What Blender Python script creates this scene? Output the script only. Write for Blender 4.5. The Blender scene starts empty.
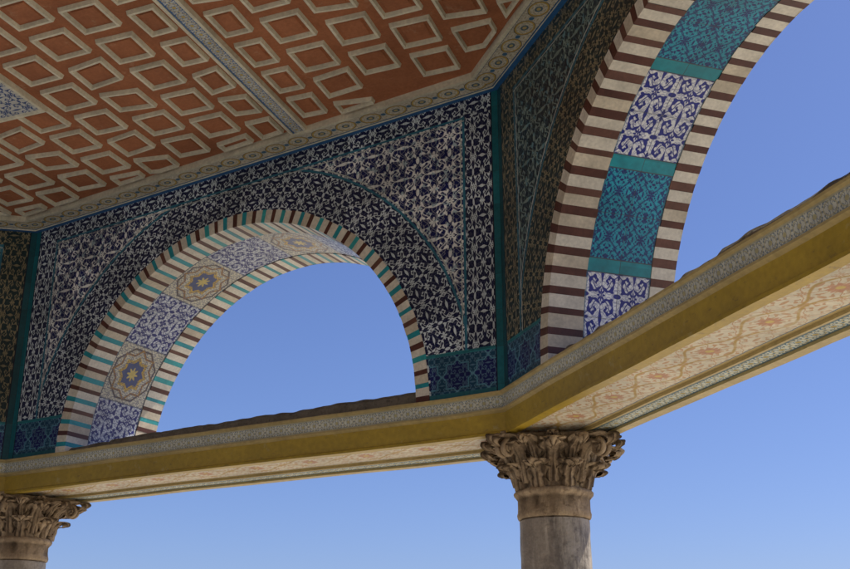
import bpy, math, random
from mathutils import Vector, noise as mnoise
random.seed(7)
GZ = 1.6            # eye height above the pavement
# ------------------------------------------------------------------ shader DSL
class E:
    def __init__(s, nt, v): s.nt=nt; s.v=v
    def __add__(a,b): return m(a.nt,'ADD',a,b)
    __radd__=__add__
    def __sub__(a,b): return m(a.nt,'SUBTRACT',a,b)
    def __rsub__(a,b): return m(a.nt,'SUBTRACT',b,a)
    def __mul__(a,b): return m(a.nt,'MULTIPLY',a,b)
    __rmul__=__mul__
    def __truediv__(a,b): return m(a.nt,'DIVIDE',a,b)
    def __lt__(a,b): return m(a.nt,'LESS_THAN',a,b)
    def __gt__(a,b): return m(a.nt,'GREATER_THAN',a,b)
def m(nt,op,a,b=None,clamp=False):
    n=nt.nodes.new('ShaderNodeMath'); n.operation=op; n.use_clamp=clamp
    for i,x in enumerate((a,b)):
        if x is None: continue
        if isinstance(x,E): nt.links.new(x.v,n.inputs[i])
        else: n.inputs[i].default_value=float(x)
    return E(nt,n.outputs[0])
def f1(op): return lambda a: m(a.nt,op,a)
ab=f1('ABSOLUTE'); fr=f1('FRACT'); fl=f1('FLOOR'); sq=f1('SQRT'); cs=f1('COSINE'); sn=f1('SINE')
def mx(a,b): return m(a.nt,'MAXIMUM',a,b)
def mn(a,b): return m(a.nt,'MINIMUM',a,b)
def at2(a,b): return m(a.nt,'ARCTAN2',a,b)
def ln(a,b): return sq(a*a+b*b)
def below(x,e,w=0.01):     # soft 1 when x<e
    return m(x.nt,'ADD',(e-x)/w if isinstance(e,E) else (x*(-1.0)+e)/w,0.5,True)
def line(x,c,w,s=0.004): return below(ab(x-c),w,s)
def mixc(nt,f,a,b):
    n=nt.nodes.new('ShaderNodeMixRGB')
    if isinstance(f,E): nt.links.new(f.v,n.inputs[0])
    else: n.inputs[0].default_value=f
    for i,x in ((1,a),(2,b)):
        if isinstance(x,tuple): n.inputs[i].default_value=(x[0],x[1],x[2],1)
        else: nt.links.new(x,n.inputs[i])
    return n.outputs[0]
def mulc(nt,a,b):
    n=nt.nodes.new('ShaderNodeMixRGB'); n.blend_type='MULTIPLY'; n.inputs[0].default_value=1
    nt.links.new(a,n.inputs[1]); nt.links.new(b,n.inputs[2]); return n.outputs[0]
def uvs(nt,name='UVMap'):
    u=nt.nodes.new('ShaderNodeUVMap'); u.uv_map=name
    s=nt.nodes.new('ShaderNodeSeparateXYZ'); nt.links.new(u.outputs[0],s.inputs[0])
    return E(nt,s.outputs[0]),E(nt,s.outputs[1])
def nz(nt,scale,detail=3,rough=0.6,off=0.0,stretch=None):
    tc=nt.nodes.new('ShaderNodeTexCoord')
    mp=nt.nodes.new('ShaderNodeMapping'); mp.inputs['Location'].default_value=(off,off*1.7,off*0.3)
    if stretch: mp.inputs['Scale'].default_value=stretch
    nt.links.new(tc.outputs['Object'],mp.inputs[0])
    n=nt.nodes.new('ShaderNodeTexNoise'); n.inputs['Scale'].default_value=scale
    n.inputs['Detail'].default_value=detail; n.inputs['Roughness'].default_value=rough
    nt.links.new(mp.outputs[0],n.inputs['Vector'])
    return E(nt,n.outputs[0])
def grey(nt,e):
    c=nt.nodes.new('ShaderNodeCombineXYZ')
    for i in range(3): nt.links.new(e.v,c.inputs[i])
    return c.outputs[0]
def weather(nt,col,lo=0.75,hi=1.2,scale=3.0,fine=30):
    a=nz(nt,scale,4,0.65); b=nz(nt,fine,2,0.5,3.1)
    f=a*(hi-lo)*1.5+(lo-(hi-lo)*0.25); f=f*(b*0.5+0.75)
    return mulc(nt,col,grey(nt,f))
def tilevar(nt,col,u,v,P,amp=0.22):
    h=fr(sn(fl(u/P)*12.9898+fl(v/P)*78.233)*437.58)
    return mulc(nt,col,grey(nt,h*amp+(1-amp*0.5)))
def mat(name,fn,rough=0.5,spec=0.5,bump=None):
    mt=bpy.data.materials.new(name); mt.use_nodes=True; nt=mt.node_tree
    b=nt.nodes['Principled BSDF']; b.inputs['Roughness'].default_value=rough
    b.inputs['Specular IOR Level'].default_value=spec
    res=fn(nt)
    h=None
    if isinstance(res,tuple): col,h=res
    else: col=res
    nt.links.new(col,b.inputs['Base Color'])
    if bump:
        e=nz(nt,bump[0],5,0.65,1.3)
        if h is not None: e=e*0.3+h
        bn=nt.nodes.new('ShaderNodeBump'); bn.inputs['Strength'].default_value=bump[1]
        bn.inputs['Distance'].default_value=bump[2]
        nt.links.new(e.v,bn.inputs['Height']); nt.links.new(bn.outputs[0],b.inputs['Normal'])
    return mt
def const(c,lo=0.8,hi=1.2,scale=3,fine=30):
    def f(nt):
        n=nt.nodes.new('ShaderNodeRGB'); n.outputs[0].default_value=(*c,1)
        return weather(nt,n.outputs[0],lo,hi,scale,fine)
    return f
# floral arabesque mask, periodic cell P
def arab(u,v,P,Pv=None,turn=5.2,wid=0.15):
    nt=u.nt; Pv=Pv or P
    x=ab(fr(u/P)-0.5); y=ab(fr(v/Pv)-0.5)
    r0=ln(x,y); t0=at2(y,x)
    m1=below(r0,cs(t0*8)*0.035+0.10,0.02)*(below(r0,0.045,0.015)*(-1.0)+1.0)
    x1=x*(-1.0)+0.5; y1=y*(-1.0)+0.5
    r1=ln(x1,y1); t1=at2(y1,x1)
    m2=below(r1,cs(t1*4)*0.05+0.10,0.02)*(below(r1,0.03,0.015)*(-1.0)+1.0)
    dx=x-0.29; dy=y-0.22; rs=ln(dx,dy); ts=at2(dy,dx)
    s=fr(rs*turn-ts/(2*math.pi))
    m3=below(ab(s-0.5),cs(ts*5)*0.09+wid,0.05)*below(rs,0.24,0.02)
    m4=below(ln(x*2.2,(y-0.5)*1.0),0.12,0.02)
    m5=below(ln((x-0.5)*1.0,y*2.4),0.13,0.02)
    m6=below(ab(x-y*1.0-sn(r0*18)*0.03),0.018,0.015)
    ex=x-0.09; ey=y-0.33; q=ln(ex*1.8+ey*0.6,ey*0.9-ex*0.5)
    m7=below(q,0.07,0.02)
    return mx(mx(mx(m1,m2),mx(m3,m4)),mx(mx(m5,m7),m6))
# lattice of curling stems with palmettes, half-drop repeat
def vine(u,v,P,w=0.06):
    a=u/P; b=v/P
    col=fl(a); b2=b+fr(col*0.5)
    x=ab(fr(a)-0.5); y=fr(b2)-0.5
    st=below(ab(x-0.25-sn(y*2*math.pi)*0.17),w*0.6,0.03)
    st2=below(ab(x-0.25+cs(y*4*math.pi)*0.15),w*0.5,0.03)
    r=ln(x,y*0.9-0.08); t=at2(x,y)
    pal=below(r,cs(t*7)*0.05+0.15,0.03)*(below(r,0.06,0.02)*(-1.0)+1.0)
    xx=x-0.5; yy=ab(y)-0.5
    r2=ln(xx,yy); fl2=below(r2,cs(at2(yy,xx)*6)*0.045+0.12,0.03)*(below(r2,0.04,0.02)*(-1.0)+1.0)
    lx=x-0.40; ly=ab(y)-0.2
    lf=below(ln(lx*2.4+ly*0.8,ly),0.10,0.03)
    return mx(mx(mx(st,st2),pal),mx(fl2,lf))
def grout(u,v,P,w=0.0025):
    return mx(line(fr(u/P),0.0,w/P,0.004),line(fr(v/P),0.0,w/P,0.004))
def wob(nt,u,v,amp=0.010,scale=9):
    a=nz(nt,scale,2,0.5); b=nz(nt,scale,2,0.5,5.0)
    return u+(a-0.5)*amp*2, v+(b-0.5)*amp*2
LW=3.985; R0=1.51; R1=1.42
def wallmat(dark):
    def f(nt):
        u,v=uvs(nt); p,q=uvs(nt,'UV2')      # u=t,v=h ; p=L-t,q=top-h
        uu,vv=wob(nt,u,v,0.013,7)
        e=mn(u,p)                            # distance to nearest corner
        cx=u-p; cx=cx*0.5
        r=ln(cx,v); th=at2(v,cx)
        A=arab(uu,vv,0.225,turn=5.5,wid=0.14)
        A2=vine(uu+0.03,vv+0.05,0.1125,0.045)
        B=mx(arab(th*1.66+0.05,r-R0+(uu-u),0.174,0.145,turn=5,wid=0.13),vine(th*1.66,r-R0+(vv-v),0.087,0.04)*0.08)
        C=mx(arab(uu,q+(vv-v),0.165,0.165,wid=0.13),vine(uu,q,0.0825,0.04)*0.08)
        D=mx(arab(uu,vv,0.117,0.20,wid=0.13),vine(uu,vv,0.0585,0.04)*0.08)
        A=mx(A,A2*0.30)
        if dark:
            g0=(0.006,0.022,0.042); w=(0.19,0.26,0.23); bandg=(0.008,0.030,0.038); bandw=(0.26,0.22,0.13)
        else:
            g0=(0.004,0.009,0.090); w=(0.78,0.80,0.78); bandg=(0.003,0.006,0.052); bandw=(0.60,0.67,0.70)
        field=mixc(nt,A,g0,w)
        acc=below(nz(nt,26,1,0.5,9.0),0.41,0.03)
        field=mixc(nt,acc*A*0.5,field,(0.03,0.24,0.36))
        band=mixc(nt,B,bandg,bandw)
        frame=mixc(nt,C,bandg,bandw)
        side=mixc(nt,D,bandg,bandw)
        c=mixc(nt,below(r,1.80,0.003),field,band)
        c=mixc(nt,line(r,1.80,0.008),c,(0.03,0.16,0.24))
        c=mixc(nt,line(r,1.822,0.004),c,(0.5,0.52,0.48))
        c=mixc(nt,below(e,0.24,0.003),c,side)
        c=mixc(nt,below(q,0.17,0.003),c,frame)
        inn=below(q,0.16,0.003)*(-1.0)+1.0
        c=mixc(nt,line(e,0.24,0.008)*inn,c,(0.03,0.16,0.24))
        c=mixc(nt,line(e,0.262,0.003)*inn,c,(0.5,0.52,0.48))
        inn2=below(e,0.235,0.003)*(-1.0)+1.0
        c=mixc(nt,line(q,0.17,0.007)*inn2,c,(0.03,0.16,0.24))
        c=mixc(nt,line(q,0.19,0.003)*inn2,c,(0.5,0.52,0.48))
        # base panel on the piers
        bp=below(v,0.27,0.003)*(below(r,R0+0.01,0.003)*(-1.0)+1.0)
        x=ab(fr(u/0.20)-0.5); y=ab(fr((v-0.035)/0.20)-0.5)
        X=mx(x,y); Y=mn(x,y)
        st=mn(X,(X+Y)*0.74); 
        hexa=mixc(nt,below(st,0.36,0.02),(0.010,0.055,0.11),(0.008,0.013,0.10))
        hexa=mixc(nt,line(st,0.36,0.020,0.02),hexa,(0.08,0.24,0.32))
        hexa=mixc(nt,arab(u,v-0.035,0.10)*0.5,hexa,(0.14,0.27,0.36))
        c=mixc(nt,bp,c,hexa)
        c=mixc(nt,line(v,0.27,0.010)*(below(r,R0,0.003)*(-1.0)+1.0),c,(0.02,0.18,0.21))
        c=mixc(nt,below(v,0.035,0.003),c,(0.02,0.12,0.15))
        c=mixc(nt,below(e,0.045,0.003),c,(0.012,0.13,0.16) if not dark else (0.01,0.07,0.09))
        c=mixc(nt,line(e,0.047,0.004),c,(0.008,0.012,0.03))
        c=tilevar(nt,c,u,v-0.27,0.22,0.35)
        g=grout(u,v-0.27,0.22)
        c=mixc(nt,g*0.6,c,(0.02,0.025,0.03))
        return weather(nt,c,0.6,1.35,2.5,45), g*(-1.0)
    return f
M={}
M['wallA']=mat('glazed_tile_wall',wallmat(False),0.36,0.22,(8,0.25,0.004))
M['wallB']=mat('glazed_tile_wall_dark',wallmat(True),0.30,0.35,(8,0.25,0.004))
BW={0:(0.2,0.65,0.85),1:(0.2,0.58,0.72)}      # soffit depths: front stripes, tile end, wall depth
def sofB(nt):
    u,v=uvs(nt); per=math.pi*R1/8; W_=0.38
    k=fl(u/per); loc=(fr(u/per)-0.5)*per
    par=fr(k*0.5)>0.25
    w1,w2=wob(nt,loc,v,0.004,16)
    T=0.2438; H_=0.19
    A=arab(w1,w2,T,H_,turn=5.0,wid=0.2)
    navy=mixc(nt,A,(0.80,0.82,0.84),(0.008,0.018,0.25))
    dots=vine(w1,w2,0.0813)
    navy=mixc(nt,dots*(A*(-1.0)+1.0)*0.5,navy,(0.02,0.05,0.34))
    B=mx(arab(w1+T/2,w2+H_/2,T/2,H_/2,turn=4,wid=0.09),arab(w1,w2,T,H_,turn=4,wid=0.06)*0.9)
    teal=mixc(nt,B,(0.004,0.27,0.40),(0.004,0.018,0.15))
    teal=mixc(nt,vine(w1+0.03,w2,0.061,0.04)*(B*(-1.0)+1.0)*0.4,teal,(0.05,0.48,0.60))
    c=mixc(nt,par,navy,teal)
    edge=mx(below(v,0.008,0.003),(v>(W_-0.008)))
    c=mixc(nt,edge*0.7,c,(0.02,0.10,0.16))
    tj=line(v,H_,0.0018,0.002)
    seam=mx(tj,line(loc,0,0.0018,0.002))
    strip_=ab(loc)>(per/2-0.037)
    tur=mixc(nt,nz(nt,6,2),(0.004,0.19,0.25),(0.01,0.33,0.39))
    c=mixc(nt,strip_,c,tur)
    c=mixc(nt,line(ab(loc),per/2-0.037,0.003,0.002),c,(0.05,0.08,0.10))
    c=mixc(nt,seam*0.75,c,(0.05,0.06,0.08))
    c=tilevar(nt,c,u,v,0.19,0.25)
    return weather(nt,c,0.75,1.25,3,40), seam*(-1.0)
def sofA(nt):
    u,v=uvs(nt); per=math.pi*R1/10
    k=fl(u/per); loc=(fr(u/per)-0.5)*per
    par=fr(k*0.5)>0.25
    w1,w2=wob(nt,loc,v,0.004,14)
    A=arab(w1,w2,0.2225,0.225,turn=5,wid=0.19)
    navy=mixc(nt,A,(0.60,0.64,0.68),(0.008,0.015,0.17))
    navy=mixc(nt,vine(w1,w2,0.075)*(A*(-1.0)+1.0)*0.75,navy,(0.02,0.045,0.25))
    x=ab(fr(u/per)-0.5); y=ab(w2/0.45-0.5)
    X=mx(x,y); Y=mn(x,y)
    s1=mx(X,(X+Y)*0.7071)           # octagon
    s2=mn(X,(X+Y)*0.7071)           # 8-pt star
    star=mixc(nt,below(s2,0.20,0.01),(0.60,0.57,0.45),(0.05,0.08,0.24))
    star=mixc(nt,line(s2,0.20,0.026,0.01),star,(0.60,0.40,0.06))
    star=mixc(nt,line(s1,0.43,0.016,0.01),star,(0.10,0.07,0.05))
    star=mixc(nt,line(s2,0.31,0.018,0.01),star,(0.34,0.18,0.04))
    star=mixc(nt,vine(w1,w2,0.075)*0.8,star,(0.08,0.09,0.17))
    r0=ln(x,y); star=mixc(nt,below(r0,cs(at2(y,x)*8)*0.03+0.09,0.01),star,(0.60,0.48,0.15))
    c=mixc(nt,par,navy,star)
    sm=mx(line(ab(loc),per/2,0.004,0.003),mx(below(v,0.012,0.003),(v>0.438)))
    c=mixc(nt,sm*0.7,c,(0.03,0.05,0.10))
    return weather(nt,c,0.75,1.25,3,40)
M['sofA']=mat('soffit_tile_star',sofA,0.3,0.4,(10,0.15,0.003))
M['sofB']=mat('soffit_tile_floral',sofB,0.3,0.4,(10,0.15,0.003))
M['cream']=mat('cream_voussoir',const((0.80,0.75,0.63),0.6,1.15,6,60),0.45,0.4,(30,0.3,0.003))
M['cream2']=mat('cream_voussoir_aged',const((0.70,0.62,0.48),0.55,1.15,6,60),0.5,0.35,(30,0.3,0.003))
M['brown']=mat('brown_voussoir',const((0.080,0.026,0.019),0.6,1.7,8,60),0.4,0.35,(30,0.3,0.003))
M['brown2']=mat('brown_voussoir_faded',const((0.13,0.055,0.040),0.6,1.5,8,60),0.45,0.35,(30,0.3,0.003))
M['turq']=mat('turquoise_voussoir',const((0.012,0.29,0.35),0.7,1.3,8,60),0.35,0.4,(30,0.3,0.003))
M['turq2']=mat('turquoise_voussoir_pale',const((0.03,0.36,0.38),0.7,1.3,8,60),0.35,0.4,(30,0.3,0.003))
def gold(nt):
    a=nz(nt,2.2,5,0.7); b=nz(nt,22,4,0.7,4,(1,1,3))
    c=mixc(nt,a,(0.37,0.25,0.022),(0.50,0.335,0.030))
    c=mixc(nt,below(b,0.36,0.06)*0.55,c,(0.20,0.13,0.04))
    c=mixc(nt,below(nz(nt,9,4,0.7,8),0.36,0.06)*0.4,c,(0.50,0.42,0.20))
    return weather(nt,c,0.65,1.2,1.5,35)
M['gold']=mat('ochre_painted_timber',gold,0.42,0.4,(12,0.3,0.005))
M['ochre2']=mat('ochre_lip',const((0.52,0.40,0.17),0.6,1.2,4,45),0.5,0.3,(12,0.3,0.005))
def strip(h,g,f1_,f2_,bl,border=0.12,amt=1.0):
    def fn(nt):
        u,v=uvs(nt); w1,w2=wob(nt,u,v,0.003,20)
        A=arab(w1,w2,h*1.1,h,turn=4.5,wid=0.16)
        y=ab(v/h-0.5); x=ab(fr(u/(h*1.1))-0.5)
        c=mixc(nt,A*amt,g,f1_)
        c=mixc(nt,below(ln(x,y),0.13,0.02),c,f2_)
        c=mixc(nt,line(ln(x*0.8,y),0.33,0.03,0.02)*0.7,c,f2_)
        c=mixc(nt,(y>(0.5-border)),c,bl)
        return weather(nt,c,0.65,1.25,3,50)
    return fn
M['beamstrip']=mat('beam_floral_strip',strip(0.075,(0.64,0.64,0.54),(0.10,0.16,0.22),(0.50,0.45,0.24),(0.48,0.44,0.28),0.10,0.75),0.5,0.3,(30,0.3,0.003))
def cstrip(nt):
    u,v=uvs(nt); w1,w2=wob(nt,u,v,0.003,20); h=0.15
    y=ab(w2/h-0.5); x=fr(w1/0.19)-0.5; xa=ab(x)
    oval=ln(xa*1.05,y*1.05)
    c=mixc(nt,arab(w1,w2,0.095,0.075,wid=0.1)*0.6,(0.66,0.62,0.50),(0.32,0.25,0.10))
    c=mixc(nt,line(oval,0.36,0.035,0.02),c,(0.56,0.39,0.09))
    c=mixc(nt,line(oval,0.40,0.012,0.01),c,(0.05,0.07,0.12))
    c=mixc(nt,below(oval,0.15+0.0,0.02),c,(0.10,0.17,0.22))
    c=mixc(nt,below(oval,0.08,0.02),c,(0.58,0.46,0.18))
    c=mixc(nt,below(ln(xa-0.5,y*0.9),0.09,0.02),c,(0.06,0.16,0.28))
    c=mixc(nt,(y>0.44),c,(0.05,0.13,0.26))
    return weather(nt,c,0.65,1.2,3,50)
M['ceilstrip']=mat('ceiling_floral_strip',cstrip,0.6,0.3,(30,0.3,0.003))
M['blue']=mat('blue_fillet',const((0.030,0.13,0.32),0.8,1.2),0.5,0.3)
M['ribstrip']=mat('rib_floral_strip',strip(0.085,(0.56,0.58,0.53),(0.04,0.12,0.34),(0.54,0.42,0.14),(0.05,0.14,0.34),0.10,0.9),0.6,0.3)
def under(nt):
    u,v=uvs(nt); w1,w2=wob(nt,u,v,0.006,12); h=0.35
    y=w2/h-0.5; ya=ab(y); x=fr(w1/0.42)-0.5; xa=ab(x)
    A=arab(w1,w2-0.175,0.21,0.175,turn=4,wid=0.12)
    fade=below(nz(nt,4,4,0.7),0.62,0.3)
    c=mixc(nt,A*fade*0.85,(0.66,0.60,0.46),(0.50,0.27,0.12))
    wv=line(ya-(cs(x*2*math.pi)*0.13+0.16),0.0,0.022,0.02)
    c=mixc(nt,wv*fade,c,(0.46,0.30,0.08))
    f=ln(xa*1.2,y); fth=at2(y,xa)
    c=mixc(nt,below(f,cs(fth*8)*0.03+0.13,0.02)*0.85,c,(0.48,0.22,0.12))
    c=mixc(nt,below(f,0.05,0.02),c,(0.60,0.46,0.14))
    c=mixc(nt,(ya>0.43),c,(0.50,0.38,0.16))
    c=mixc(nt,line(ya,0.42,0.008,0.006),c,(0.06,0.14,0.22))
    return weather(nt,c,0.65,1.2,2.5,40)
M['under']=mat('beam_soffit_floral',under,0.55,0.3,(20,0.3,0.003))
M['under2']=mat('beam_soffit_border',strip(0.10,(0.56,0.58,0.48),(0.03,0.13,0.22),(0.42,0.32,0.10),(0.10,0.15,0.16),0.12),0.55,0.3)
def terr(nt):
    a=nz(nt,1.6,5,0.7); b=nz(nt,14,4,0.7,4)
    c=mixc(nt,b,(0.35,0.125,0.055),(0.45,0.18,0.085))
    c=mixc(nt,below(a,0.47,0.15)*0.5,c,(0.26,0.10,0.05))
    c=mixc(nt,below(nz(nt,6,5,0.8,11),0.38,0.05)*0.3,c,(0.50,0.32,0.20))
    return weather(nt,c,0.7,1.25,1.0,60)
M['terra']=mat('terracotta_ceiling_board',terr,0.75,0.2,(40,0.3,0.003))
M['mould']=mat('cream_moulding',const((0.72,0.68,0.52),0.6,1.2,5,50),0.6,0.3,(30,0.2,0.002))
def medal(nt):
    u,v=uvs(nt)
    A=arab(u,v,0.16); c=mixc(nt,A,(0.55,0.56,0.52),(0.03,0.07,0.22))
    return weather(nt,c)
M['medal']=mat('medallion_star',medal,0.5,0.3)
def stone(nt,c1,c2,dark,streak=0.0,point=False):
    a=nz(nt,5,6,0.7); b=nz(nt,30,5,0.7,2)
    c=mixc(nt,a,c1,c2)
    c=mixc(nt,below(b,0.40,0.1)*0.6,c,dark)
    if streak:
        s=nz(nt,3,5,0.75,7,(2.5,2.5,0.45)); c=mixc(nt,below(s,0.50,0.10)*streak,c,dark)
        s=nz(nt,1.6,4,0.6,2.7); c=mixc(nt,below(s,0.47,0.08)*streak*0.6,c,(c2[0]*1.15,c2[1]*1.1,c2[2]*1.05))
    if point:  # undercut shade put into the colour of carved crevices, along with dirt
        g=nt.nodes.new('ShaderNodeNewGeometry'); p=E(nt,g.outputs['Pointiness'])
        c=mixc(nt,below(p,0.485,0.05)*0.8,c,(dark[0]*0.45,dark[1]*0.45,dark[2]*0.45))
    return weather(nt,c,0.6,1.3,9,70)
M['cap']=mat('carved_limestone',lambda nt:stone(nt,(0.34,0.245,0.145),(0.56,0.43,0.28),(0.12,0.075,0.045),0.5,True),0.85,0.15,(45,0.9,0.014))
M['shaft']=mat('marble_shaft',lambda nt:stone(nt,(0.24,0.215,0.18),(0.45,0.40,0.33),(0.12,0.10,0.085),0.8),0.65,0.25,(14,0.9,0.016))
M['lead']=mat('weathered_lead',lambda nt:stone(nt,(0.13,0.115,0.09),(0.24,0.205,0.16),(0.05,0.045,0.04)),0.7,0.3,(14,0.8,0.02))
M['stone']=mat('limestone_wall',lambda nt:stone(nt,(0.36,0.31,0.24),(0.44,0.39,0.31),(0.25,0.21,0.16)),0.85,0.2,(20,0.6,0.01))
def pave(nt):
    tc=nt.nodes.new('ShaderNodeTexCoord')
    b=nt.nodes.new('ShaderNodeTexBrick'); nt.links.new(tc.outputs['Object'],b.inputs['Vector'])
    b.inputs['Scale'].default_value=1.2; b.inputs['Color1'].default_value=(0.60,0.54,0.43,1)
    b.inputs['Color2'].default_value=(0.66,0.60,0.48,1); b.inputs['Mortar'].default_value=(0.2,0.18,0.15,1)
    b.inputs['Mortar Size'].default_value=0.01
    return weather(nt,b.outputs[0],0.85,1.15,0.4,20)
M['pave']=mat('limestone_paving',pave,0.7,0.3)
# ------------------------------------------------------------------ mesh helper
class MB:
    def __init__(s,name,mats,parent=None):
        s.name=name; s.v=[]; s.f=[]; s.mi=[]; s.uv=[]; s.uv2=[]; s.mats=mats; s.parent=parent; s.has2=False
    def face(s,pts,uv=None,mi=0,uv2=None):
        i=len(s.v); s.v+= [tuple(p) for p in pts]; s.f.append(tuple(range(i,i+len(pts)))); s.mi.append(mi)
        s.uv+= list(uv) if uv else [(p[0],p[1]) for p in pts]
        if uv2: s.has2=True
        s.uv2+= list(uv2) if uv2 else [(0,0)]*len(pts)
    def done(s,smooth=False,merge=False):
        me=bpy.data.meshes.new(s.name)
        me.from_pydata([(x,y,z+GZ) for x,y,z in s.v],[],s.f)
        l=me.uv_layers.new(name='UVMap')
        l.data.foreach_set('uv',[c for t in s.uv for c in t])
        if s.has2:
            l=me.uv_layers.new(name='UV2'); l.data.foreach_set('uv',[c for t in s.uv2 for c in t])
        for k in s.mats: me.materials.append(M[k])
        me.polygons.foreach_set('material_index',s.mi)
        if merge:
            import bmesh
            b=bmesh.new(); b.from_mesh(me); bmesh.ops.remove_doubles(b,verts=b.verts,dist=1e-4)
            bmesh.ops.recalc_face_normals(b,faces=b.faces); b.to_mesh(me); b.free()
        if smooth: me.polygons.foreach_set('use_smooth',[True]*len(me.polygons))
        me.update()
        o=bpy.data.objects.new(s.name,me); bpy.context.collection.objects.link(o)
        if s.parent: o.parent=s.parent
        return o
def empty(name):
    o=bpy.data.objects.new(name,None); bpy.context.collection.objects.link(o); return o
# ------------------------------------------------------------------ plan
cx,cy=-3.58,2.70
P=[(0.447,6.0),(-3.024,7.957)]
for a in (129,174,219,264,309.4): P.append((cx+5.2*math.cos(math.radians(a)),cy+5.2*math.sin(math.radians(a))))
P.append((1.758,2.238)); N=len(P)
def ed(i):
    a=P[i%N]; b=P[(i+1)%N]; L=math.hypot(b[0]-a[0],b[1]-a[1]); d=((b[0]-a[0])/L,(b[1]-a[1])/L)
    return a,d,(d[1],-d[0]),L
def miter(i):
    n1=ed(i-1)[2]; n2=ed(i)[2]; k=1+n1[0]*n2[0]+n1[1]*n2[1]
    return ((n1[0]+n2[0])/k,(n1[1]+n2[1])/k)
MI=[miter(i) for i in range(N)]
def off(i,d): i%=N; return (P[i][0]+MI[i][0]*d,P[i][1]+MI[i][1]*d)
def zc(x,y): return 3.535+0.0394*(x-0.447)+0.0009*(y-6)
ZB=1.57
pav=empty('arched_pavilion')
def sweep(name,prof,mats,idx,ceil=False,wav=0.0):
    mb=MB(name,mats,pav)
    for i in range(N):
        a,d,n,L=ed(i)
        S=24 if wav else 1
        for j in range(len(prof)-1):
            (d0,z0),(d1,z1)=prof[j],prof[j+1]
            w=math.hypot(d1-d0,z1-z0)
            A0,A1,B1,B0=off(i,d0),off(i+1,d0),off(i+1,d1),off(i,d1)
            for s in range(S):
                f0=s/S; f1_=(s+1)/S
                def lp(a_,b_,f): return (a_[0]+(b_[0]-a_[0])*f,a_[1]+(b_[1]-a_[1])*f)
                q=[lp(A0,A1,f0),lp(A0,A1,f1_),lp(B0,B1,f1_),lp(B0,B1,f0)]; zz=[z0,z0,z1,z1]
                pts=[];uv=[]
                for k,(x,y) in enumerate(q):
                    z=zz[k]+(zc(x,y) if ceil else 0)
                    if wav: z+=mnoise.noise(Vector((x*0.9,y*0.9,4.2)))*wav+mnoise.noise(Vector((x*3.5,y*3.5,z*2)))*wav*0.4
                    pts.append((x,y,z))
                    t=(x-a[0])*d[0]+(y-a[1])*d[1]; uv.append((t,0 if k<2 else w))
                mb.face(pts,uv,idx[j])
    return mb.done()
prof=[(0.3,ZB),(-0.035,ZB),(-0.035,ZB-0.012),(-0.022,ZB-0.02),(-0.010,ZB-0.095),(-0.028,ZB-0.098),(-0.028,ZB-0.108),(-0.006,ZB-0.118),
      (0.0,1.352),(-0.012,1.345),(-0.012,1.33),(0.045,1.33),(0.045,1.352),(0.395,1.352),(0.395,1.336),(0.41,1.336),(0.51,1.336),(0.51,1.322),(0.57,1.322),(0.57,1.46),(0.90,1.49),(0.90,1.54),(0.86,1.56)]
mats=['gold','beamstrip','under','under2','ochre2','lead']
idx=[4,4,4,1,4,4,4,0,0,0,0,4,2,4,4,3,4,4,4,5,5,5]
sweep('tie_beam',prof,mats,idx,wav=0.008)
sweep('ceiling_border',[(0.0,-0.045),(-0.034,-0.045),(-0.034,-0.035),(-0.184,-0.035),(-0.184,-0.045),(-0.205,-0.045),(-0.205,0.01)],
      ['blue','ceilstrip','mould'],[0,2,1,2,2,2],ceil=True)
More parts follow.
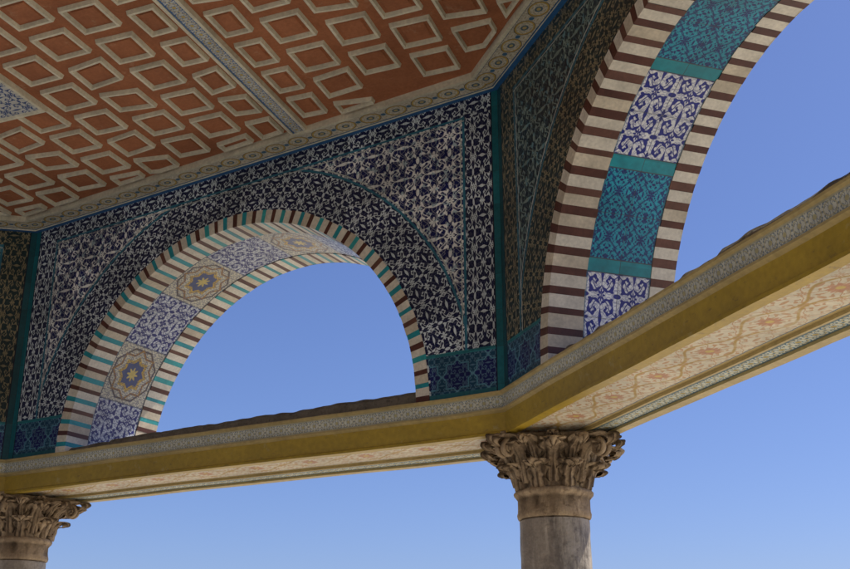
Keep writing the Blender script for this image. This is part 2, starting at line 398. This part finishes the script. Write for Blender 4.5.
# ------------------------------------------------------------------ walls
def wall(i):
    a,d,n,L=ed(i); B=(i%2==1); c=L/2
    FR,TE,WD=BW[1 if B else 0]; WO=BW[0 if B else 1][2]
    def W(t,dd,z): return (a[0]+d[0]*t+n[0]*dd,a[1]+d[1]*t+n[1]*dd,z)
    def top(t,dd=0):
        p=W(t,dd,0); return zc(p[0],p[1])
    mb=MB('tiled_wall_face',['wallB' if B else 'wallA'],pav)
    K=72; rr=R0-0.02
    cols=[(0,-0.006)]+[(c-rr*math.cos(math.pi*k/K),rr*math.sin(math.pi*k/K)-0.006) for k in range(K+1)]+[(L,-0.006)]
    for k in range(len(cols)-1):
        (t0,h0),(t1,h1)=cols[k],cols[k+1]
        q=[(t0,h0),(t1,h1),(t1,top(t1)-ZB),(t0,top(t0)-ZB)]
        mb.face([W(t,0,ZB+h) for t,h in q],q,0,[(L-t,top(t)-ZB-h) for t,h in q])
    mb.done()
    mb=MB('outer_wall_face',['stone'],pav)
    def ext(n1,n2):
        ca=n1[0]*n2[0]+n1[1]*n2[1]; sa=math.sqrt(max(1e-6,1-ca*ca)); return (WO-WD*ca)/sa
    ta=-ext(n,ed(i-1)[2]); tb=L+ext(n,ed(i+1)[2])
    cols=[(ta,0)]+[(c-R1*math.cos(math.pi*k/K),R1*math.sin(math.pi*k/K)) for k in range(K+1)]+[(tb,0)]
    for k in range(len(cols)-1):
        (t0,h0),(t1,h1)=cols[k],cols[k+1]
        q=[(t0,h0),(t1,h1),(t1,2.5),(t0,2.5)]
        mb.face([W(t,WD,ZB+h) for t,h in q],q,0)
    mb.done()
    mb=MB('arch_soffit_tiles',['sofB' if B else 'sofA'],pav)
    rr=R1+0.004; K=96
    def A(r,phi): return (c+r*math.cos(phi),ZB+r*math.sin(phi))   # phi from end vertex
    for k in range(K):
        p0=math.pi*k/K; p1=math.pi*(k+1)/K
        t0,z0=A(rr,p0); t1,z1=A(rr,p1)
        mb.face([W(t0,0.0,z0),W(t0,WD,z0),W(t1,WD,z1),W(t1,0.0,z1)],[(p0*R1,-FR),(p0*R1,WD-FR),(p1*R1,WD-FR),(p1*R1,-FR)])
    mb.done(smooth=True)
    nv=84 if B else 112
    mb=MB('arch_voussoirs',['cream','brown','turq','cream2','brown2','turq2'],pav)
    for side in (0,1):
        rnd=random.Random(i*10+side)
        ph=[0]
        for k in range(1,nv):
            ph.append(math.pi*k/nv+(0.10 if k%2 else -0.10)*math.pi/nv+rnd.uniform(-.10,.10)*math.pi/nv)
        ph.append(math.pi)
        for k in range(nv):
            if B: mi=0 if k%2==0 else 1
            else: mi=[0,2,0,1][k%4]
            if rnd.random()<0.28: mi+=3
            p0,p1=ph[k],ph[k+1]; j=rnd.uniform(-.0015,.0015)
            inn=(FR+rnd.uniform(-.004,.004)) if side==0 else TE+rnd.uniform(-.004,.004)
            ro=R0+rnd.uniform(-.003,.003)
            for s in range(2):
                a0=p0+(p1-p0)*s/2; a1=p0+(p1-p0)*(s+1)/2
                def q(r,pp,dd):
                    t,z=A(r,pp); return W(t,dd,z)
                r=R1+j; f=-0.004 if side==0 else WD+0.004
                mb.face([q(r,a0,f),q(r,a1,f),q(r,a1,inn),q(r,a0,inn)],None,mi)
                mb.face([q(r,a0,inn),q(r,a1,inn),q(r+.008,a1,inn),q(r+.008,a0,inn)],None,mi)
                mb.face([q(r,a0,f),q(r,a1,f),q(ro,a1,f),q(ro,a0,f)],None,mi)
                if side==0: mb.face([q(ro,a0,f),q(ro,a1,f),q(ro,a1,.001),q(ro,a0,.001)],None,mi)
    mb.done()
    mb=MB('lead_sill',['lead'],pav)
    K=110; ta=c-R1-0.01; tb=c+R1+0.01
    def sec(t):
        s=mnoise.noise(Vector((t*3.1,i*5.3,0)))*0.012+mnoise.noise(Vector((t*13,i*5.3,3)))*0.006
        lump=math.floor(t*2.3+i*0.37); s+=0.014*((lump*7919%13)/13-0.5)
        lift=(0.110-0.06*(t/L)) if i!=N-1 else 0.075
        e=mnoise.noise(Vector((t*9,i*2.3,7)))*0.02
        h=ZB+lift+s
        return [(0.03,ZB-0.015),(0.035+e*0.5,h-0.03),(0.055+e,h-0.008),(0.09+e,h),(0.3,h+0.02),(0.55,h+0.03),(WD,h+0.02),(WD+.04,h-0.02),(WD+.04,ZB-0.02)]
    for k in range(K):
        t0=ta+(tb-ta)*k/K; t1=ta+(tb-ta)*(k+1)/K; s0=sec(t0); s1=sec(t1)
        for j in range(len(s0)-1):
            mb.face([W(t0,*s0[j]),W(t1,*s1[j]),W(t1,*s1[j+1]),W(t0,*s0[j+1])])
    mb.done(smooth=False)
for i in range(N): wall(i)
# ------------------------------------------------------------------ ceiling
mb=MB('ceiling_boards',['terra'],pav)
mb.face([(*off(i,0.05),zc(*off(i,0.05))) for i in range(N)]); mb.done()
def clip(poly,p,n):
    out=[]
    for k in range(len(poly)):
        a=poly[k]; b=poly[(k+1)%len(poly)]
        da=(a[0]-p[0])*n[0]+(a[1]-p[1])*n[1]; db=(b[0]-p[0])*n[0]+(b[1]-p[1])*n[1]
        if da>=0: out.append(a)
        if (da>=0)!=(db>=0):
            s=da/(da-db); out.append((a[0]+(b[0]-a[0])*s,a[1]+(b[1]-a[1])*s))
    return out
def area(p): return 0.5*sum(p[k][0]*p[(k+1)%len(p)][1]-p[(k+1)%len(p)][0]*p[k][1] for k in range(len(p)))
def inset(poly,d):
    n=len(poly); res=[]
    for k in range(n):
        a=poly[k-1]; b=poly[k]; c=poly[(k+1)%n]
        l1=math.hypot(b[0]-a[0],b[1]-a[1]); l2=math.hypot(c[0]-b[0],c[1]-b[1])
        n1=(-(b[1]-a[1])/l1,(b[0]-a[0])/l1); n2=(-(c[1]-b[1])/l2,(c[0]-b[0])/l2)
        kk=1+n1[0]*n2[0]+n1[1]*n2[1]
        if kk<0.15: return None
        res.append((b[0]+(n1[0]+n2[0])/kk*d,b[1]+(n1[1]+n2[1])/kk*d))
    for k in range(n):
        a,b=poly[k],poly[(k+1)%n]; c,e=res[k],res[(k+1)%n]
        if (b[0]-a[0])*(e[0]-c[0])+(b[1]-a[1])*(e[1]-c[1])<=0: return None
    return res
def clean(p,eps=0.012):
    out=[]
    for q in p:
        if not out or math.hypot(q[0]-out[-1][0],q[1]-out[-1][1])>eps: out.append(q)
    if len(out)>1 and math.hypot(out[0][0]-out[-1][0],out[0][1]-out[-1][1])<=eps: out.pop()
    return out
e1=(-0.336,-0.942); e2=(-0.942,0.336); RB=(-0.827,6.50)
def G(u,v): return (RB[0]+e2[0]*u+e1[0]*v,RB[1]+e2[1]*u+e1[1]*v)
room=[off(i,-0.205) for i in range(N)]
if area(room)<0: room.reverse()
ribs=[0.0,3.35,6.7]
panels=[]
bounds=[-9]+ribs+[12]
for k in range(len(bounds)-1):
    lo=bounds[k]+0.07; hi=bounds[k+1]-0.07
    p=clip(room,G(lo,0),e2); p=clip(p,G(hi,0),(-e2[0],-e2[1]))
    panels.append(p)
frames=MB('ceiling_frame_mouldings',['mould','terra'],pav)
def ring(pa,za,pb,zb,mi):
    for k in range(len(pa)):
        l=(k+1)%len(pa)
        frames.face([(*pa[k],zc(*pa[k])+za),(*pa[l],zc(*pa[l])+za),(*pb[l],zc(*pb[l])+zb),(*pb[k],zc(*pb[k])+zb)],None,mi)
MED=(-2.36,6.09)
def inmed(q):
    x=q[0]-MED[0]; y=q[1]-MED[1]; u=x*e2[0]+y*e2[1]; v=x*e1[0]+y*e1[1]
    return -0.05<u<0.95 and -0.05<v<0.95
def frame(poly):
    if area(poly)<0: poly=poly[::-1]
    poly=clean(poly)
    if len(poly)<3 or area(poly)<0.006: return
    cxy=(sum(q[0] for q in poly)/len(poly),sum(q[1] for q in poly)/len(poly))
    if inmed(cxy): return
    r=[poly]+[inset(poly,d) for d in (0.005,0.020,0.026)]
    if any(x is None for x in r): return
    ring(r[0],0,r[1],-0.026,0); ring(r[1],-0.026,r[2],-0.026,0); ring(r[2],-0.026,r[3],-0.003,0)
    frames.face([(*q,zc(*q)-0.003) for q in r[3]],None,1)
    r2=[inset(poly,d) for d in (0.046,0.052,0.060)]
    if all(x is not None for x in r2):
        ring(r2[0],-0.003,r2[1],-0.012,1); ring(r2[1],-0.012,r2[2],-0.012,1)
        frames.face([(*q,zc(*q)-0.012) for q in r2[2]],None,1)
rq=random.Random(5)
cu=0.315; cv=0.335
for pi_,pan in enumerate(panels):
    if len(pan)<3: continue
    for iu in range(-30,45):
        for iv in range(-8,45):
            u=(iu+0.5)*cu; v=(iv+0.35)*cv
            k=(iu*2+iv*3)%7
            if iu%2: v+=cv*0.5
            if k==6: s=[(-.125,-.10),(.125,-.14),(.125,.10),(-.125,.14)]
            elif k==3: s=[(-.125,-.13),(.125,-.09),(.125,.13),(-.125,.09)]
            else: s=[(-.12,-.125),(.12,-.125),(.12,.125),(-.12,.125)]
            j=rq.uniform(-.006,.006); tw=rq.uniform(-.03,.03)
            poly=[G(u+x+j-y*tw,v+y-j+x*tw) for x,y in s]
            if area(poly)<0: poly.reverse()
            for kk in range(len(pan)):
                a=pan[kk]; b=pan[(kk+1)%len(pan)]; l=math.hypot(b[0]-a[0],b[1]-a[1])
                if l<1e-6: continue
                nn=(-(b[1]-a[1])/l,(b[0]-a[0])/l)
                poly=clip(poly,(a[0]+nn[0]*0.03,a[1]+nn[1]*0.03),nn)
                if len(poly)<3: break
            if len(poly)>=3: frame(poly)
frames.done()
mb=MB('ceiling_rib',['ribstrip','mould'],pav)
for rb in ribs:
    ends=[]
    for vv in [x*0.01 for x in range(-300,1500)]:
        q=G(rb,vv)
        ok=all((q[0]-off(i,-0.19)[0])*ed(i)[2][0]+(q[1]-off(i,-0.19)[1])*ed(i)[2][1]<0 for i in range(N))
        if ok: ends.append(vv)
    if not ends: continue
    v0,v1=ends[0]-0.03,ends[-1]+0.03
    pr=[(-0.062,0.0),(-0.062,-0.035),(-0.0425,-0.035),(-0.0425,-0.028),(0.0425,-0.028),(0.0425,-0.035),(0.062,-0.035),(0.062,0)]
    for j in range(len(pr)-1):
        pts=[];uv=[]
        for (uu,zz),vv,w in ((pr[j],v0,0),(pr[j],v1,0),(pr[j+1],v1,1),(pr[j+1],v0,1)):
            q=G(rb+uu,vv); pts.append((*q,zc(*q)+zz)); uv.append((vv,0.085*w))
        mb.face(pts,uv,0 if j==3 else 1)
mb.done()
mb=MB('ceiling_medallion',['medal','mould'],pav)
def GM(u,v): return (MED[0]+e2[0]*u+e1[0]*v,MED[1]+e2[1]*u+e1[1]*v)
def mf(lo,hi,z0,lo2,hi2,z1,mi):
    A_=[(lo,lo),(hi,lo),(hi,hi),(lo,hi)]; B_=[(lo2,lo2),(hi2,lo2),(hi2,hi2),(lo2,hi2)]
    for k in range(4):
        l=(k+1)%4; q=[GM(*A_[k]),GM(*A_[l]),GM(*B_[l]),GM(*B_[k])]
        mb.face([(*q[0],zc(*q[0])+z0),(*q[1],zc(*q[1])+z0),(*q[2],zc(*q[2])+z1),(*q[3],zc(*q[3])+z1)],None,mi)
mf(0,.9,0,0,.9,-.04,1); mf(0,.9,-.04,.02,.88,-.04,1); mf(.02,.88,-.04,.03,.87,-.03,1)
S=[(.03,.03),(.87,.03),(.87,.87),(.03,.87)]
mb.face([(*GM(*s),zc(*GM(*s))-.03) for s in S],S,0); mb.done()
mb=MB('lead_roof',['lead','stone'],pav)
apex=(cx,cy,6.4)
for i in range(N):
    for (d0,z0,d1,z1,mi) in ((0.60,3.98,1.30,3.90,1),(1.30,3.90,1.30,3.99,0)):  # out-of-view eaves overhang, added to keep direct sun off the arch soffits
        mb.face([(*off(i,d0),z0),(*off(i+1,d0),z0),(*off(i+1,d1),z1),(*off(i,d1),z1)],None,mi)
    mb.face([(*off(i,1.30),3.99),(*off(i+1,1.30),3.99),apex],None,0)
mb.done()
# ------------------------------------------------------------------ columns
def smooth_path(pts,s):
    x=s*(len(pts)-1); k=min(int(x),len(pts)-2); f=x-k
    def g(i): return pts[max(0,min(len(pts)-1,i))]
    r=[]
    for j in range(2):
        a,b,c,d=g(k-1)[j],g(k)[j],g(k+1)[j],g(k+2)[j]
        r.append(0.5*((2*b)+(-a+c)*f+(2*a-5*b+4*c-d)*f*f+(-a+3*b-3*c+d)*f**3))
    return r
CZ0=1.045; CZ1=1.33
def column(i,rotz):
    d0=0.335; ox,oy=off(i,d0); base=empty('marble_column')
    def lathe(name,prof,mk,seg=48,sm=True,chip=0.0):
        mb=MB(name,[mk],base)
        def pt(r,a,z):
            if chip: r-=max(0,mnoise.noise(Vector((math.cos(a)*2.6+i,math.sin(a)*2.6,z*9)))-0.15)*chip
            return (ox+r*math.cos(a),oy+r*math.sin(a),z)
        for k in range(seg):
            a0=2*math.pi*k/seg; a1=2*math.pi*((k+1)%seg)/seg
            for j in range(len(prof)-1):
                (r0,z0),(r1,z1)=prof[j],prof[j+1]
                mb.face([pt(r0,a0,z0),pt(r0,a1,z0),pt(r1,a1,z1),pt(r1,a0,z1)])
        return mb.done(smooth=sm,merge=True)
    prof=[(0.205,-1.35),(0.20,-1.2)]
    for k in range(40): prof.append((0.20-0.006*(k/39)**2,-1.1+k*(0.885+1.1)/39))
    lathe('shaft',prof,'shaft',72,True,0.012)
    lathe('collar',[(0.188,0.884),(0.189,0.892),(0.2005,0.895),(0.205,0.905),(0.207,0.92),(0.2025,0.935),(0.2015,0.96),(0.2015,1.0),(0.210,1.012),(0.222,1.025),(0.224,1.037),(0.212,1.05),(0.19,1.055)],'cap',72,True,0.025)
    lathe('base',[(0.205,-1.33),(0.235,-1.32),(0.245,-1.30),(0.235,-1.27),(0.225,-1.25),(0.23,-1.35),(0.26,-1.37),(0.29,-1.42),(0.28,-1.47),(0.26,-1.48)],'shaft')
    mb=MB('plinth',['shaft'],base)
    for (s,za,s2,zb) in ((0.30,-1.6,0.30,-1.49),(0.30,-1.49,0.28,-1.475),(0.28,-1.475,0.0,-1.475)):
        for k in range(4):
            q=[(1,1),(-1,1),(-1,-1),(1,-1)]; a=q[k]; b=q[(k+1)%4]
            cr,sr=math.cos(rotz),math.sin(rotz)
            f=lambda x,y,z:(ox+x*cr-y*sr,oy+x*sr+y*cr,z)
            mb.face([f(a[0]*s,a[1]*s,za),f(b[0]*s,b[1]*s,za),f(b[0]*s2,b[1]*s2,zb),f(a[0]*s2,a[1]*s2,zb)])
    mb.done()
    H=CZ1-CZ0
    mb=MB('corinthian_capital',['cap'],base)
    def bell(z): 
        f=max(0,min(1,(z-CZ0)/H)); return 0.185+0.075*f**2
    def cyl(r,a,z): return (ox+r*math.cos(a),oy+r*math.sin(a),z)
    seg=48
    for k in range(seg):
        a0=2*math.pi*k/seg; a1=2*math.pi*(k+1)/seg
        for j in range(8):
            z0=CZ0+H*j/8; z1=CZ0+H*(j+1)/8
            mb.face([cyl(bell(z0),a0,z0),cyl(bell(z0),a1,z0),cyl(bell(z1),a1,z1),cyl(bell(z1),a0,z1)])
    def leaf(ang,z0,h,out,halfw,lobes,seed,tipdrop=0.2):
        ns=34; nc=18
        pts=[(0.014,0),(0.024,0.28),(0.030,0.55),(0.044,0.80),(0.050+out*0.45,0.96),(0.045+out,0.99),(0.050+out*1.15,1-tipdrop*0.6),(0.040+out*1.0,1-tipdrop*1.15)]
        g=[]
        for a in range(ns+1):
            s=a/ns; ro,zh=smooth_path(pts,s)
            z=z0+h*zh
            env=(0.80+0.30*math.sin(math.pi*min(1,s*1.15)))*(1 if s<0.6 else max(0.10,1-((s-0.6)/0.4)**1.6*0.8))
            lob=abs(math.sin(lobes*math.pi*s+0.4))
            sc=0.55+0.45*lob
            row=[]
            for b in range(nc+1):
                c=-1+2*b/nc
                w=halfw*env*(sc if abs(c)>0.5 else 1)
                vein=0.008*math.cos(abs(c)*math.pi*3.5+s*6)
                ridge=0.020*(1-abs(c))**1.2-0.018*abs(c)**3
                gro=-0.030*max(0,1-lob/0.5)*min(1,max(0,(abs(c)-0.25)/0.25))
                n=mnoise.noise(Vector((seed*3.1+c*3,s*7,i)))*0.011
                r=bell(min(z,CZ1))+ro+vein+ridge+gro+n
                row.append(cyl(r,ang+c*w/ (0.2+ro*0.6),z+0.010*abs(c)*(-1 if s>0.7 else 0)+mnoise.noise(Vector((seed,c*4,s*6)))*0.006))
            g.append(row)
        for a in range(ns):
            for b in range(nc): mb.face([g[a][b],g[a][b+1],g[a+1][b+1],g[a+1][b]])
    for k in range(8):
        leaf(rotz+math.pi/4*k+math.pi/8,CZ0+0.0,H*0.50,0.056,0.078,4,k)
    for k in range(8):
        leaf(rotz+math.pi/4*k,CZ0+0.03,H*0.76,0.088,0.068,5,k+20)
    for k in range(4):
        leaf(rotz+math.pi/2*k+math.pi/4,CZ0+0.10,H*0.60,0.165,0.055,4,k+40,0.30)
        for sgn in(-1,1): leaf(rotz+math.pi/2*k+math.pi/4+sgn*0.36,CZ0+0.09,H*0.60,0.110,0.040,4,k+60+sgn,0.25)
    for k in range(4):
        ang=rotz+math.pi/2*k+math.pi/4
        for side in (-1,1):
            prev=None; T=26
            for a in range(T+1):
                s=a/T; th=s*math.pi*3.0+math.pi*0.5; R=0.050*(1-s*0.75)
                rr=0.365+R*math.cos(th)*-1; zz=CZ1-0.085+R*math.sin(th)
                wv=0.012*(1-s*0.4); tan=ang+side*0.055
                ringp=[]
                for b in range(6):
                    q=b/6*2*math.pi
                    r_=rr+wv*math.cos(q)*-math.cos(th); z_=zz+wv*math.cos(q)*math.sin(th)
                    ringp.append(cyl(r_,tan+side*(wv*1.3*math.sin(q))/0.36,z_))
                if prev:
                    for b in range(6): mb.face([prev[b],prev[(b+1)%6],ringp[(b+1)%6],ringp[b]])
                prev=ringp
    def abac(s): 
        out=[]
        for k in range(4):
            a=rotz+math.pi/2*k
            for j in range(13):
                x=-1+2*j/12; dep=1-0.20*(1-x*x)
                px=s*dep; py=s*x*0.93
                out.append((px*math.cos(a)-py*math.sin(a),px*math.sin(a)+py*math.cos(a)))
        return out
    lv=[(0.235,CZ1-0.045),(0.262,CZ1-0.040),(0.268,CZ1-0.028),(0.275,CZ1-0.020),(0.285,CZ1-0.014),(0.285,CZ1+0.012)]
    rings=[[(ox+x,oy+y,z) for x,y in abac(s)] for s,z in lv]
    for a in range(len(rings)-1):
        n=len(rings[a])
        for b in range(n): mb.face([rings[a][b],rings[a][(b+1)%n],rings[a+1][(b+1)%n],rings[a+1][b]])
    mb.face(rings[0]); 
    for k in range(4):
        leaf(rotz+math.pi/2*k,CZ1-0.085,0.085,0.03,0.035,3,k+80)
    o=mb.done(smooth=True,merge=False)
    import bmesh
    b=bmesh.new(); b.from_mesh(o.data); bmesh.ops.remove_doubles(b,verts=b.verts,dist=5e-5); bmesh.ops.recalc_face_normals(b,faces=b.faces); b.to_mesh(o.data); b.free()
for i in range(N):
    mm=MI[i]; column(i,math.atan2(mm[1],mm[0])+math.pi/4)
me=bpy.data.meshes.new('stone_pavement'); s=2500
me.from_pydata([(-s,-s,0),(s,-s,0),(s,s,0),(-s,s,0)],[],[(0,1,2,3)]); me.materials.append(M['pave'])
g=bpy.data.objects.new('stone_pavement',me); bpy.context.collection.objects.link(g)
# ------------------------------------------------------------------ light
SE=math.radians(58); SA=math.radians(82)
w=bpy.data.worlds.new('World'); bpy.context.scene.world=w; w.use_nodes=True
nt=w.node_tree; sky=nt.nodes.new('ShaderNodeTexSky'); sky.sky_type='NISHITA'; sky.sun_disc=False
sky.sun_elevation=SE; sky.sun_rotation=SA; sky.air_density=1.0; sky.dust_density=1.0; sky.ozone_density=8.0
tint=mixc(nt,1.0,(1,1,1),(0.88,0.82,0.98)).node
mu=mulc(nt,sky.outputs[0],tint.outputs[0])
nt.links.new(mu,nt.nodes['Background'].inputs[0]); nt.nodes['Background'].inputs[1].default_value=0.142
sd=Vector((math.sin(SA)*math.cos(SE),math.cos(SA)*math.cos(SE),math.sin(SE)))
L=bpy.data.lights.new('sun','SUN'); L.energy=5; L.angle=math.radians(0.53); L.color=(1,0.93,0.80)
lo=bpy.data.objects.new('sun',L); lo.rotation_euler=(-sd).to_track_quat('-Z','Y').to_euler(); lo.location=(0,0,20); bpy.context.collection.objects.link(lo)
# ------------------------------------------------------------------ camera
cam=bpy.data.cameras.new('camera'); co=bpy.data.objects.new('camera',cam); bpy.context.collection.objects.link(co)
cam.sensor_width=36; cam.lens=46.8; cam.clip_start=0.05; cam.clip_end=6000
co.location=(0,0,GZ); co.rotation_euler=(math.radians(90+20.2),0,0)
sc=bpy.context.scene; sc.camera=co
sc.view_settings.view_transform='Standard'; sc.view_settings.look='None'; sc.view_settings.exposure=0
